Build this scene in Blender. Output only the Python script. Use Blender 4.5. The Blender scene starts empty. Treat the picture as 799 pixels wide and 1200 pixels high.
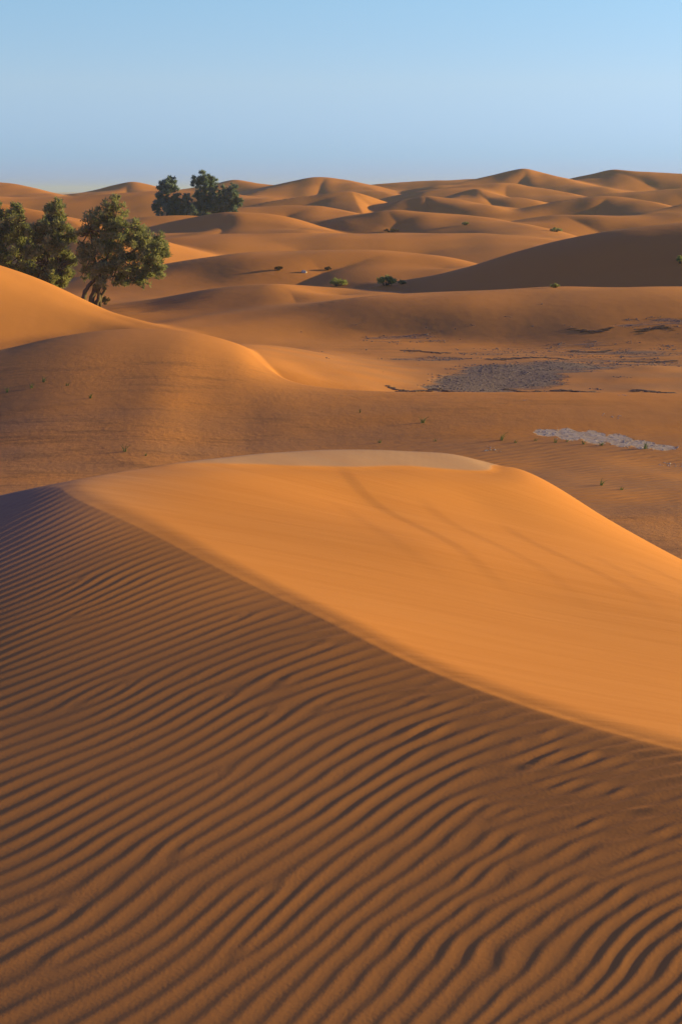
import bpy, math, random
import numpy as np
from mathutils import Vector, Matrix, noise as mnoise

random.seed(7)
rng = np.random.default_rng(7)
scene = bpy.context.scene
COL = scene.collection

# ------------------------------------------------------------------ camera
F_PX, HORIZON, CAM_Z = 2000.0, 223.0, 7.5
PITCH = math.atan((600.0 - HORIZON) / F_PX)
cam_d = bpy.data.cameras.new("camera")
cam = bpy.data.objects.new("camera", cam_d)
COL.objects.link(cam)
cam.location = (0, 0, CAM_Z)
cam.rotation_euler = (math.pi / 2 - PITCH, 0, 0)
cam_d.sensor_fit = 'VERTICAL'
cam_d.sensor_height = 36.0
cam_d.lens = 36.0 * F_PX / 1200.0
cam_d.clip_start = 0.1
cam_d.clip_end = 30000
cam_d.dof.use_dof = True
cam_d.dof.focus_distance = 60.0
cam_d.dof.aperture_fstop = 9.0
scene.camera = cam

# ------------------------------------------------------------------ sky, sun, exposure
VEIL = [(0.0, (0.57, 0.60, 1.06)), (0.02, (0.75, 0.79, 1.05)), (0.06, (1.43, 1.13, 1.04)), (0.115, (1.64, 1.42, 1.18)), (0.35, (1.05, 0.77, 1.27))]
SUN_EL, SUN_AZ = math.radians(10.2), math.radians(72.0)   # azimuth clockwise from the view direction (+Y)
world = bpy.data.worlds.new("World")
scene.world = world
world.use_nodes = True
wn = world.node_tree
bg = wn.nodes["Background"]
sky = wn.nodes.new("ShaderNodeTexSky")
sky.sky_type = 'NISHITA'
sky.sun_disc = False
sky.sun_elevation = SUN_EL
sky.sun_rotation = SUN_AZ
sky.altitude = 4000
sky.air_density = 1.0
sky.dust_density = 2.0
sky.ozone_density = 3.0
# pale blue dust veil low in the sky, by elevation
tc = wn.nodes.new("ShaderNodeTexCoord")
sx = wn.nodes.new("ShaderNodeSeparateXYZ")
wn.links.new(tc.outputs["Generated"], sx.inputs[0])
veil = wn.nodes.new("ShaderNodeValToRGB")
wn.links.new(sx.outputs["Z"], veil.inputs[0])
el = veil.color_ramp.elements
for i, (p, c) in enumerate(VEIL):
    e = el[i] if i < 2 else el.new(p)
    e.position, e.color = p, (*c, 1)
vm = wn.nodes.new("ShaderNodeMix")
vm.data_type, vm.blend_type = 'RGBA', 'MULTIPLY'
vm.inputs[0].default_value = 1.0
wn.links.new(sky.outputs[0], vm.inputs[6])
wn.links.new(veil.outputs[0], vm.inputs[7])
wn.links.new(vm.outputs[2], bg.inputs[0])
bg.inputs[1].default_value = 0.102
sun_d = bpy.data.lights.new("sun", 'SUN')
sun = bpy.data.objects.new("sun", sun_d)
COL.objects.link(sun)
sun_d.energy = 5.0
sun_d.angle = math.radians(0.6)
sun_d.color = (1.0, 0.79, 0.21)
sdir = Vector((math.sin(SUN_AZ) * math.cos(SUN_EL), math.cos(SUN_AZ) * math.cos(SUN_EL), math.sin(SUN_EL)))
sun.rotation_euler = (-sdir).to_track_quat('-Z', 'Y').to_euler()
sun.location = sdir * 100
vs = scene.view_settings
vs.view_transform = 'Standard'
vs.look = 'None'
vs.exposure = 0.61
vs.gamma = 1.0
vs.use_curve_mapping = False

# ------------------------------------------------------------------ helpers
cp, sp = math.cos(PITCH), math.sin(PITCH)


def at(u, v, d):
    """point at distance d (along +Y) seen at photo pixel (u, v)"""
    a, b = (u - 399.5) / F_PX, (600.0 - v) / F_PX
    dy, dz = cp + b * sp, -sp + b * cp
    t = d / dy
    return np.array((a * t, d, CAM_Z + dz * t))


def sines(x, y, scale, seed, n=14, spread=0.6):
    """smooth band-limited noise about -1..1, feature size ~ scale"""
    r = np.random.default_rng(seed)
    out = np.zeros_like(x)
    for _ in range(n):
        th = r.uniform(0, 2 * np.pi)
        k = 2 * np.pi / (scale * np.exp(r.uniform(-spread, spread)))
        out += np.sin(k * (np.cos(th) * x + np.sin(th) * y) + r.uniform(0, 2 * np.pi))
    return out / math.sqrt(n / 2) * 0.6


def smax(a, b, k):
    h = np.maximum(k - np.abs(a - b), 0.0) / k
    return np.maximum(a, b) + h * h * k * 0.25


def smin(a, b, k):
    h = np.maximum(k - np.abs(a - b), 0.0) / k
    return np.minimum(a, b) - h * h * k * 0.25


def sstep(e0, e1, x):
    t = np.clip((np.asarray(x) - e0) / (e1 - e0), 0, 1)
    return t * t * (3 - 2 * t)


class TPS:
    """thin plate spline through world points"""
    def __init__(self, P, lam=1e-3):
        P = np.array(P)
        n = len(P)
        self.c = P[:, :2]
        d = np.linalg.norm(self.c[:, None] - self.c[None], axis=2)
        K = np.where(d > 0, d * d * np.log(d + 1e-12), 0) + lam * np.eye(n)
        A = np.hstack([np.ones((n, 1)), self.c])
        M = np.zeros((n + 3, n + 3))
        M[:n, :n] = K
        M[:n, n:] = A
        M[n:, :n] = A.T
        self.w = np.linalg.solve(M, np.concatenate([P[:, 2], np.zeros(3)]))

    def __call__(self, x, y):
        n = len(self.c)
        out = self.w[n] + self.w[n + 1] * x + self.w[n + 2] * y
        for i in range(n):
            r2 = (x - self.c[i, 0]) ** 2 + (y - self.c[i, 1]) ** 2
            out = out + self.w[i] * 0.5 * r2 * np.log(r2 + 1e-12)
        return out


# ------------------------------------------------------------------ foreground dune: three faces meeting in a brink and a crest
FB = [at(150, 557, 13.6), at(230, 549, 14.2), at(350, 545.5, 15.2), at(480, 546, 16.0), at(570, 550, 16.6)]


def onplane(u, v, c0, gx, gy):
    """where the line of sight meets a sloping plane"""
    p1 = at(u, v, 1.0)
    k = CAM_Z - p1[2]
    d = (CAM_Z - c0) / (k + gx * p1[0] + gy)
    return at(u, v, d)


WIND = (3.592, .070, .137)
BR = [at(95, 570, 13.0), at(170, 606, 12.3), at(250, 648, 11.4), at(330, 688, 10.7)] + \
     [onplane(u, v, *WIND) for u, v in [(400, 722), (500, 772), (600, 810), (700, 842), (799, 868), (950, 905)]]
WP = [onplane(u, v, *WIND) for u, v in
      [(-150, 640), (0, 850), (0, 1000), (0, 1200), (200, 740), (200, 850), (200, 1000), (200, 1200),
       (400, 850), (400, 1000), (400, 1200), (600, 920), (600, 1050), (600, 1200), (799, 980), (799, 1080), (799, 1200), (950, 1100), (-200, 900), (-200, 1200)]]
WP = [(p[0], p[1], p[2] - 0.012 * max(-0.4 - p[0], 0) ** 2) for p in WP]
WP += [onplane(u, v, 3.585, .095, .14) for u, v in [(0, 584), (0, 640), (0, 740), (100, 700), (110, 625)]]
Zw = TPS(BR + FB + WP + [
    at(250, 535, 15.0), at(400, 525, 16.2), at(540, 534, 17.0),
    (-4.5, 6.0, 3.75), (-4.5, 10.0, 4.3), (-1.5, 2.0, 3.7), (1.5, 2.0, 4.1), (3.5, 5.5, 4.7), (-4.5, 13.0, 4.75)], 4e-2)
SP = lambda x, y: (x, y, 5.898 - .205 * x - .086 * y)
Zs = TPS(BR + FB + [
    at(600, 548, 17.2), at(700, 601, 16.9), at(799, 656, 16.7),
    at(500, 640, 12.9), at(620, 700, 12.0), at(799, 760, 11.2), at(300, 600, 13.1), at(420, 590, 14.3), at(560, 590, 15.3),
    at(700, 790, 9.9), SP(3, 7), SP(4.2, 12.5), (5.5, 12.5, 3.3), (7.0, 12.0, 2.5), (7.0, 8.0, 2.7), (7.0, 16.5, 2.2),
    SP(-3.0, 12.5), SP(-1.0, 8.0), SP(1.0, 6.0), SP(-1.5, 16.5), SP(0.5, 17.5)], 2e-3)
ED = np.array([at(-400, 650, 12.4), at(-150, 607, 12.9), at(0, 580, 13.2), at(95, 562, 13.5), at(170, 546, 14.1), at(250, 535.5, 14.8), at(330, 528, 15.5),
               at(400, 525, 16.0), at(480, 527, 16.5), at(550, 535, 17.0), at(600, 547, 17.25), at(640, 567, 17.2), at(700, 600, 17.0),
               at(799, 655, 16.8), (4.6, 16.9, 3.2), (7.5, 17, 1.6), (12, 17, -0.6)])
HB = [tuple(p) for p in ED[4:10]]
FC = [at(95, 569, 13.1), at(150, 557, 13.65), at(200, 552, 14.1), at(270, 548.5, 14.6), at(350, 546, 15.15), at(420, 545.5, 15.6), at(480, 546.5, 16.0), at(570, 550, 16.6)]
Zb = TPS(FC + HB + [(p[0], p[1] - 0.8, p[2] - 0.35) for p in FC] + [(p[0], p[1] + 0.8, p[2] + 0.08) for p in HB] + [(2.6, 16.4, 3.9), (3.4, 15.0, 3.0), (-3.4, 12, 4.6)], 1e-3)


def cr(x, xs, ys):
    """smooth interpolation through knots"""
    m = np.gradient(ys, xs)
    i = np.clip(np.searchsorted(xs, x) - 1, 0, len(xs) - 2)
    h = xs[i + 1] - xs[i]
    t = np.clip((x - xs[i]) / h, 0, 1)
    return ((2 * t**3 - 3 * t**2 + 1) * ys[i] + (t**3 - 2 * t**2 + t) * h * m[i]
            + (-2 * t**3 + 3 * t**2) * ys[i + 1] + (t**3 - t**2) * h * m[i + 1])


# ripple phase: polynomial in plan fitted to the ripple directions and spacings
RIP = [(20, 1190, .6, 27), (-40, 1100, .5, 23), (50, 1150, .55, 26), (50, 1000, .42, 19), (50, 880, .45, 14.5), (50, 750, .45, 10), (50, 660, .47, 7),
       (200, 1100, .58, 27), (200, 950, .5, 20), (200, 800, .5, 13), (200, 700, .5, 8.5), (150, 635, .5, 6.5),
       (330, 1150, .75, 33), (330, 1000, .65, 24), (330, 850, .6, 16), (330, 760, .65, 11),
       (450, 1130, 1.1, 38), (450, 1000, .85, 28), (450, 880, .65, 17), (450, 800, .5, 12),
       (580, 1120, .8, 30), (580, 980, .6, 20), (580, 890, .45, 14), (700, 1130, .55, 22), (700, 1000, .45, 16),
       (700, 920, .4, 12), (780, 1100, .5, 20), (780, 950, .42, 13)]


def hit(u, v):
    lo, hi = 3.0, 14.5
    ds = np.linspace(lo, hi, 400)
    P = np.array([at(u, v, d) for d in ds])
    g = P[:, 2] - Zw(P[:, 0], P[:, 1])
    k = np.argmax(g < 0)
    t = g[k - 1] / (g[k - 1] - g[k])
    return P[k - 1] + t * (P[k] - P[k - 1])


def basis(x, y):
    X, Y = x / 1.5, (y - 8.5) / 3.0
    return [X, Y, X * X, X * Y, Y * Y, X**3, X * X * Y, X * Y * Y, Y**3, X**4 * 0.3, Y**4 * 0.3]


rows_, rhs_ = [], []
for u, v, s, w in RIP:
    p0 = hit(u, v)
    for du, dv in ((0, 4), (4, 0)):
        p1 = hit(u + du, v + dv)
        dphi = (du * s + dv) / w
        b0, b1 = np.array(basis(p0[0], p0[1])), np.array(basis(p1[0], p1[1]))
        rows_.append((b1 - b0) * w)
        rhs_.append(dphi * w)
RC = np.linalg.lstsq(np.array(rows_), np.array(rhs_), rcond=None)[0]

# forks of the ripples
rr = np.random.default_rng(21)
FORKS = []
for u, v, s in [(75, 1060, 1), (210, 1002, -1), (320, 1040, 1), (280, 1115, -1), (260, 905, 1), (60, 1130, -1), (150, 800, 1), (330, 800, -1)]:
    p = hit(u, v)
    FORKS.append((p[0], p[1], s))
for i in range(0):
    p = hit(rr.uniform(400, 799), rr.uniform(900, 1190))
    FORKS.append((p[0], p[1], 1 if i % 2 else -1))
for i in range(4):
    p = hit(rr.uniform(330, 700), rr.uniform(800, 960))
    FORKS.append((p[0], p[1], 1 if i % 2 else -1))
for i in range(12):
    p = hit(rr.uniform(-150, 400), rr.uniform(680, 900))
    FORKS.append((p[0], p[1], 1 if i % 2 else -1))


def ripple(x, y):
    ph = np.zeros_like(x)
    xx, yy = np.clip(x, -2.6, 2.3), np.clip(y, 4.6, 14.0)
    for c, b in zip(RC, basis(xx, yy)):
        ph += c * b
    e = 0.02
    gx = sum(c * (b1 - b0) for c, b0, b1 in zip(RC, basis(xx, yy), basis(xx + e, yy))) / e
    gy = sum(c * (b1 - b0) for c, b0, b1 in zip(RC, basis(xx, yy), basis(xx, yy + e))) / e
    steep = np.clip(0.52 * np.hypot(gx, gy) / (np.abs(gx * sdir.x + gy * sdir.y) + 1e-6), 0.85, 2.4)   # height raised where ripples run along the sun, to hold their shading contrast
    right = sstep(-0.3, 1.0, x - 0.1 * (y - 7))
    ph += (0.05 + 0.12 * right) * sines(x, y, 0.5, 5) + 0.27 * right * sines(x, y, 1.1, 15) + 0.2 * sines(x, y, 1.8, 6) + 0.03 * right * sines(x, y, 0.24, 8)
    ph *= 2 * np.pi
    q = np.ones_like(x)
    for fx, fy, s in FORKS:
        ph += s * np.arctan2(y - fy, x - fx)
        q *= 1 - np.exp(-((x - fx) ** 2 + (y - fy) ** 2) / 0.05 ** 2)
    c = np.cos(ph)
    am = q * (0.9 + 0.15 * sines(x, y, 0.9, 9))
    return steep * am * (c + 0.16 * np.cos(2 * ph + 0.7)) * 0.5


def foreground(x, y):
    """height of the near dune and the ripple strength"""
    xc, yc = np.clip(x, -30, 14), np.clip(y, -20, 40)
    xt, yt = np.clip(x, -3.6, 7.5), np.clip(y, 1.5, 18.5)
    w = Zw(xt, yt) - 0.22 * np.maximum(-3.6 - x, 0) - 0.02 * np.maximum(1.5 - y, 0) ** 1.3 - 0.3 * np.maximum(y - 18.5, 0)
    s = Zs(xt, yt) - 0.5 * np.maximum(x - 7.5, 0) + 0.3 * np.maximum(-3.6 - x, 0) + 0.15 * np.maximum(y - 18.5, 0)
    s = s + 0.25 * np.maximum(1.5 - y, 0)
    ye, ze = cr(xc, ED[:, 0], ED[:, 1]), cr(xc, ED[:, 0], ED[:, 2])
    f = ze - 0.46 * (y - ye) + 0.0
    ws = smin(w, s, 0.028 + 0.03 * sstep(-0.5, 1.5, x))
    bb = Zb(xt, yt) - 0.15 * np.maximum(-1.1 - x, 0) ** 2 - 0.5 * np.maximum(np.abs(x - 0.3) - 2.6, 0)
    hump = sstep(-0.008, 0.014, bb - ws) * sstep(-1.9, -1.3, x) * (1 - sstep(1.7, 2.4, x)) * sstep(12, 12.6, y)
    ws = np.where((y > 11.5) & (x > -3.2) & (x < 3.2), smax(ws, bb, 0.05), ws)
    h = smin(ws, f, 0.06)
    amp = sstep(0.005, 0.11, s - w) * sstep(-0.02, 0.25, f - w)
    far = sstep(12.4, 14.2, y)
    amp = amp * (1 - 0.35 * far)
    return h, np.maximum(amp, 0.14 * hump), hump


# ------------------------------------------------------------------ the dune field
class Dune:
    def __init__(self, pts, sn=.2, sf=.3, round_n=True, r=0.3, k=0.35, sharp=0.0):
        P = np.array([at(*p) for p in pts])
        n = len(P)
        tt = np.linspace(0, n - 1, max(24, n * 7))
        idx = np.arange(n).astype(float)
        self.P = np.stack([cr(tt, idx, P[:, j]) for j in range(3)], axis=1)
        self.sn, self.sf, self.r, self.k, self.sharp = sn, sf, r, k, sharp
        zmax = self.P[:, 2].max()
        W = max(1.57 * zmax / min(sn, sf), 3) * 1.25 + 2
        self.bb = (self.P[:, 0].min() - W, self.P[:, 0].max() + W, self.P[:, 1].min() - W, self.P[:, 1].max() + W)

    def add(self, H, x, y, base):
        b = self.bb
        m = (x > b[0]) & (x < b[1]) & (y > b[2]) & (y < b[3])
        if not m.any():
            return
        X, Y = x[m], y[m]
        P = self.P
        best = np.full(X.shape, 1e18)
        side = np.zeros_like(X)
        A, B = P[:-1], P[1:]
        for a, c in zip(A, B):
            ex, ey = c[0] - a[0], c[1] - a[1]
            t = np.clip(((X - a[0]) * ex + (Y - a[1]) * ey) / (ex * ex + ey * ey), 0, 1)
            dx, dy = X - a[0] - t * ex, Y - a[1] - t * ey
            d2 = dx * dx + dy * dy
            u = d2 < best
            best = np.where(u, d2, best)
            side = np.where(u, (ex * (Y - a[1]) - ey * (X - a[0])) / math.hypot(ex, ey), side)
        d = np.sqrt(best)
        sig = 0.25 * d + 0.25
        num = np.zeros_like(X)
        den = np.zeros_like(X) + 1e-30
        for p in P:
            dd = np.hypot(X - p[0], Y - p[1])
            wgt = np.exp(-np.minimum((dd - d) / sig, 60)) + 1e-20
            num += wgt * p[2]
            den += wgt
        zc = np.maximum(num / den, 0.05)
        far = sstep(-1, 1, side / (0.35 * d + 0.15))
        sl = self.sn * (1 - far) + self.sf * far
        dd = np.sqrt(d * d + self.r ** 2) - self.r
        W = 1.57 * zc / sl
        t = dd / W
        g = 0.5 * (1 + np.cos(np.pi * np.minimum(t, 1)))
        if self.sharp:
            gl = np.maximum(1 - t / 0.8, 0)
            gl = gl * (1 - .25 * gl * 0) 
            q = self.sharp * far
            g = g * (1 - q) + gl * q
        h = zc * g - 0.12 * np.maximum(t - 1, 0) * W * sl - 0.12
        h = h + 0.12 * g
        H[m] = smax(H[m], h, self.k)


class Ridge:
    """a dune whose crest runs across the view: height follows the crest line y(x), z(x)"""
    def __init__(self, pts, sn, sf, r=.3, k=.2):
        P = np.array([at(*p) for p in pts])
        xs = np.linspace(P[0, 0], P[-1, 0], 700)
        st = xs[1] - xs[0]
        kk = np.exp(-0.5 * (np.arange(-60, 61) * st / 0.45) ** 2)
        kk /= kk.sum()
        cols = [np.convolve(np.pad(cr(xs, P[:, 0], P[:, j]), 60, mode='edge'), kk, 'valid') for j in (1, 2)]
        self.P = np.stack([xs] + cols, 1)[::4]
        self.sn, self.sf, self.r, self.k = sn, sf, r, k

    def add(self, H, x, y, base):
        P = self.P
        m = (y > P[:, 1].min() - 25) & (y < P[:, 1].max() + 15) & (np.abs(x) < 60)
        if not m.any():
            return
        X, Y = x[m], y[m]
        xc = np.clip(X, P[0, 0], P[-1, 0])
        yc, zc = cr(xc, P[:, 0], P[:, 1]), np.maximum(cr(xc, P[:, 0], P[:, 2]), .05)
        sl_ = (cr(xc + .2, P[:, 0], P[:, 1]) - cr(xc - .2, P[:, 0], P[:, 1])) / .4
        s = Y - yc
        s = np.where(s > 0, s / np.sqrt(1 + sl_ ** 2), s)
        far = sstep(-.25, .25, s)
        sl = self.sn * (1 - far) + self.sf * far
        d = np.sqrt(s * s + self.r ** 2) - self.r
        W = 1.57 * zc / sl
        t = d / W
        g = 0.5 * (1 + np.cos(np.pi * np.minimum(t, 1)))
        h = zc * g - 0.12 * np.maximum(t - 1, 0) * W * sl - 0.12 * (1 - g)
        H[m] = smax(H[m], h, self.k)


DUNES = [
    # middle distance
    Ridge([(-260, 440, 60), (-120, 425, 61.5), (0, 411, 63.5), (60, 397, 65), (120, 388, 65.8), (180, 386, 66), (230, 391, 65), (268, 402, 63.8),
          (290, 414, 62.0), (302, 430, 59.8), (325, 444, 57.8), (370, 454, 56.6), (430, 459, 56.0), (530, 460.5, 55.8), (650, 460.5, 56), (799, 462, 56.2),
          (1000, 464, 56)], sn=.14, sf=.7, r=.4, k=.15),
    Dune([(-420, 235, 92), (-250, 250, 92), (-120, 278, 92), (-50, 299, 91.5), (0, 317, 91), (50, 340, 90), (100, 361, 89), (145, 376, 88), (190, 389, 86)], sn=.36, sf=.4, r=.6, k=.5),
    Dune([(110, 396, 84), (190, 386, 88), (260, 375, 92), (330, 364, 95), (420, 351, 97), (540, 344, 98), (640, 340, 98), (799, 338, 98),
          (1000, 338, 98)], sn=.13, sf=.14, r=1.2, k=.4),
    Dune([(165, 366, 104), (220, 354, 106), (270, 342, 108), (320, 333, 110), (360, 338, 110), (400, 346, 109)], sn=.13, sf=.13, r=1),
    Dune([(380, 335, 130), (440, 334, 127), (500, 325, 124), (560, 309, 123), (620, 292, 122), (680, 277, 122), (740, 268, 122),
          (799, 262, 122), (880, 255, 122), (1000, 254, 124)], sn=.27, sf=.3, r=.8),
    Dune([(418, 348, 117), (436, 338, 118), (452, 334, 118.5), (466, 337, 118), (486, 348, 117)], sn=.42, sf=.4, r=.3, k=.2),
    Dune([(130, 324, 135), (200, 309, 138), (280, 298, 140), (350, 294, 142), (420, 293, 142), (470, 296, 141), (500, 304, 138), (520, 314, 134)], sn=.2, sf=.25, r=1),
    Dune([(130, 296, 172), (195, 280, 178), (280, 275, 185), (400, 273, 188), (520, 274, 188), (610, 278, 184), (660, 287, 178)], sn=.15, sf=.2, r=1),
    Dune([(320, 283, 212), (380, 262, 220), (400, 255, 222), (440, 249, 225), (470, 247, 225), (530, 252, 222), (590, 262, 211), (620, 270, 201), (638, 278, 193)], sn=.22, sf=.3, r=.8),
    Dune([(195, 274, 208), (215, 263, 212), (245, 253, 215), (270, 249, 216), (300, 252, 214), (330, 262, 208), (350, 270, 204)], sn=.22, sf=.3, r=.6),
    # far right
    Dune([(608, 261, 230), (647, 253, 235), (695, 253, 235), (738, 252, 236), (799, 248, 238), (900, 246, 240)], sn=0.26, sf=.2, r=0.50, sharp=.6),
    Dune([(565, 256, 272), (600, 247, 278), (637, 239, 282), (695, 230, 286), (735, 232, 284), (770, 239, 276), (795, 247, 268)], sn=0.33, sf=.3, r=0.40, sharp=.6),
    Dune([(720, 258, 252), (760, 249, 256), (799, 240, 262), (870, 232, 268)], sn=0.36, sf=.3, r=0.40, sharp=.6),
    Dune([(530, 233, 334), (548, 226, 340), (558, 221, 343), (572, 225, 340), (600, 231, 336)], sn=0.39, sf=.35, r=0.30, sharp=.6),
    Dune([(660, 238, 345), (700, 229, 350), (760, 224, 355), (799, 221, 356), (880, 219, 356)], sn=0.33, sf=.3, r=0.50, sharp=.6),
    Dune([(520, 221, 365), (545, 217, 370), (595, 214, 374), (620, 218, 371), (655, 224, 366), (680, 230, 360)], sn=0.29, sf=.3, r=0.50, sharp=.6),
    Dune([(520, 217, 425), (545, 213, 430), (570, 208, 436), (595, 201, 440), (615, 197, 442), (640, 204, 438), (665, 211, 430), (700, 219, 420)], sn=0.36, sf=.3, r=0.40, sharp=.6),
    Dune([(650, 217, 440), (690, 208, 450), (705, 202, 455), (718, 198.5, 456), (745, 201, 456), (799, 203, 456), (870, 204, 456), (980, 214, 456)], sn=0.36, sf=.3, r=0.60, sharp=.6),
    # far middle
    Dune([(285, 229, 410), (330, 217, 425), (355, 210, 432), (375, 207.5, 435), (400, 210, 433), (420, 216, 425), (445, 224, 415)], sn=0.34, sf=.3, r=0.60, sharp=.6),
    Dune([(270, 245, 290), (330, 234, 296), (385, 227, 300), (414, 225, 300), (425, 232, 296), (440, 241, 292), (457, 250, 288)], sn=0.39, sf=.35, r=0.15, sharp=.6, k=.6),
    Dune([(412, 225.5, 300), (416, 233, 293), (420, 242, 285), (425, 251, 277)], sn=.28, sf=.6, r=0.07, sharp=.6, k=.3),
    Dune([(230, 252, 250), (270, 244, 255), (320, 241, 258), (360, 241, 258), (390, 244, 256), (422, 254, 250)], sn=0.26, sf=.25, r=0.40, sharp=.6),
    Dune([(430, 251, 282), (462, 238, 288), (494, 229, 293), (525, 232, 290), (560, 240, 284)], sn=0.31, sf=.25, r=0.40, sharp=.6),
    Dune([(400, 224, 470), (430, 217, 478), (462, 214, 482), (490, 212, 484), (522, 211, 485), (560, 209.5, 485), (610, 212, 480)], sn=0.26, sf=.3, r=0.50, sharp=.6),
    # far left
    Dune([(-160, 209, 400), (-60, 211, 402), (0, 213.5, 402), (25, 218, 398), (55, 227, 390)], sn=0.29, sf=.3, r=0.50, sharp=.6),
    Dune([(110, 225, 455), (132, 218, 460), (155, 213.5, 462), (172, 217, 460), (195, 225, 455)], sn=0.33, sf=.3, r=0.50, sharp=.6),
    Dune([(205, 223, 465), (250, 216, 470), (276, 210.5, 472), (305, 215, 470), (350, 220, 465)], sn=0.33, sf=.3, r=0.50, sharp=.6),
    Dune([(-80, 226, 310), (30, 231, 312), (90, 230, 314), (150, 226, 316), (200, 224, 318), (260, 226, 316), (310, 232, 310)], sn=0.29, sf=.25, r=0.50, sharp=.6),
    Dune([(-80, 228, 170), (0, 238, 168), (50, 248, 165), (80, 258, 160), (100, 274, 154), (118, 298, 147)], sn=0.39, sf=.3, r=0.25, sharp=.6),
    Dune([(120, 262, 225), (170, 254, 228), (220, 252, 230), (260, 256, 228)], sn=0.23, sf=.2, r=0.50, sharp=.6),
]


def height(x, y):
    r = np.hypot(x, y)
    fx = sstep(120, 320, r)
    base = 0.08 * sines(x, y, 14, 31) * sstep(30, 60, r) + 0.025 * sines(x, y, 4, 32)
    # low nameless dunes in the far field, long across the view
    n1 = sines(x * 0.55 + 0.2 * y, y, 38, 33)
    n2 = sines(x * 0.5 - 0.15 * y, y, 90, 34)
    ridge = 1 - np.abs(n1)
    base = base + fx * (1.1 * ridge * ridge + 0.9 * n2) * (1 - 0.4 * sstep(700, 3000, r)) - 0.5 * fx
    base = base - 2.0 * sstep(500, 900, r) + 5 * sstep(500, 1500, r) * 0
    e = 2.4 - x
    fan = 0.25 * 0.5 * (e + np.sqrt(e * e + 1.2)) * sstep(-11, -2.5, x) * sstep(57, 62, y) * (1 - sstep(66, 84, y))
    base = base + fan
    H = base.copy()
    for d in DUNES:
        d.add(H, x, y, base)
    H += 0.05 * sines(x, y, 9, 41) * sstep(72, 95, r) + 0.10 * sines(x, y, 22, 42) * sstep(80, 200, r)
    return H


GREYED = [None]


def ground(x, y):
    h = height(x, y)
    amp = np.zeros_like(x)
    m = (np.hypot(x, y) < 60)
    f, a, hu = foreground(x[m], y[m])
    hm = h[m]
    h2 = smax(hm, f, 0.5)
    amp[m] = a * sstep(-0.2, 0.3, f - hm)
    h[m] = h2
    GREYED[0] = np.zeros_like(x)
    lx, ly = x[m], y[m]
    GREYED[0][m] = np.maximum(hu, 0.6 * sstep(-1.0, -2.6, lx - 0.25 * (ly - 12.5)) * sstep(9.0, 12.5, ly))
    return h, amp


# ------------------------------------------------------------------ sand material
def new_mat(name):
    m = bpy.data.materials.new(name)
    m.use_nodes = True
    nt = m.node_tree
    for n in list(nt.nodes):
        nt.nodes.remove(n)
    return m, nt


def N(nt, typ, **kw):
    n = nt.nodes.new(typ)
    for k, v in kw.items():
        if k.startswith('i_'):
            n.inputs[int(k[2:]) if k[2:].isdigit() else k[2:].replace('_', ' ')].default_value = v
        else:
            setattr(n, k, v)
    return n


def ramp(nt, src, stops):
    r = nt.nodes.new("ShaderNodeValToRGB")
    el = r.color_ramp.elements
    while len(el) > 1:
        el.remove(el[-1])
    for i, (p, c) in enumerate(stops):
        e = el[0] if i == 0 else el.new(p)
        e.position = p
        e.color = (c, c, c, 1) if isinstance(c, (int, float)) else (*c, 1)
    nt.links.new(src, r.inputs[0])
    return r.outputs[0]


def mix(nt, fac, a, b, mode='MIX'):
    m = nt.nodes.new("ShaderNodeMix")
    m.data_type = 'RGBA'
    m.blend_type = mode
    for sock, val in ((m.inputs[0], fac), (m.inputs[6], a), (m.inputs[7], b)):
        if hasattr(val, 'links'):
            nt.links.new(val, sock)
        else:
            sock.default_value = val if isinstance(val, float) else (*val, 1)
    return m.outputs[2]


def math_n(nt, op, a, b=None):
    m = nt.nodes.new("ShaderNodeMath")
    m.operation = op
    for sock, val in ((m.inputs[0], a), (m.inputs[1], b)):
        if val is None:
            continue
        if hasattr(val, 'links'):
            nt.links.new(val, sock)
        else:
            sock.default_value = val
    return m.outputs[0]


def noise_tex(nt, vec, scale, detail=4, rough=.55):
    n = nt.nodes.new("ShaderNodeTexNoise")
    n.inputs["Scale"].default_value = scale
    n.inputs["Detail"].default_value = detail
    n.inputs["Roughness"].default_value = rough
    nt.links.new(vec, n.inputs["Vector"])
    return n.outputs[0]


SAND = (0.67, 0.262, 0.066)
SAND2 = (0.63, 0.236, 0.056)


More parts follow.
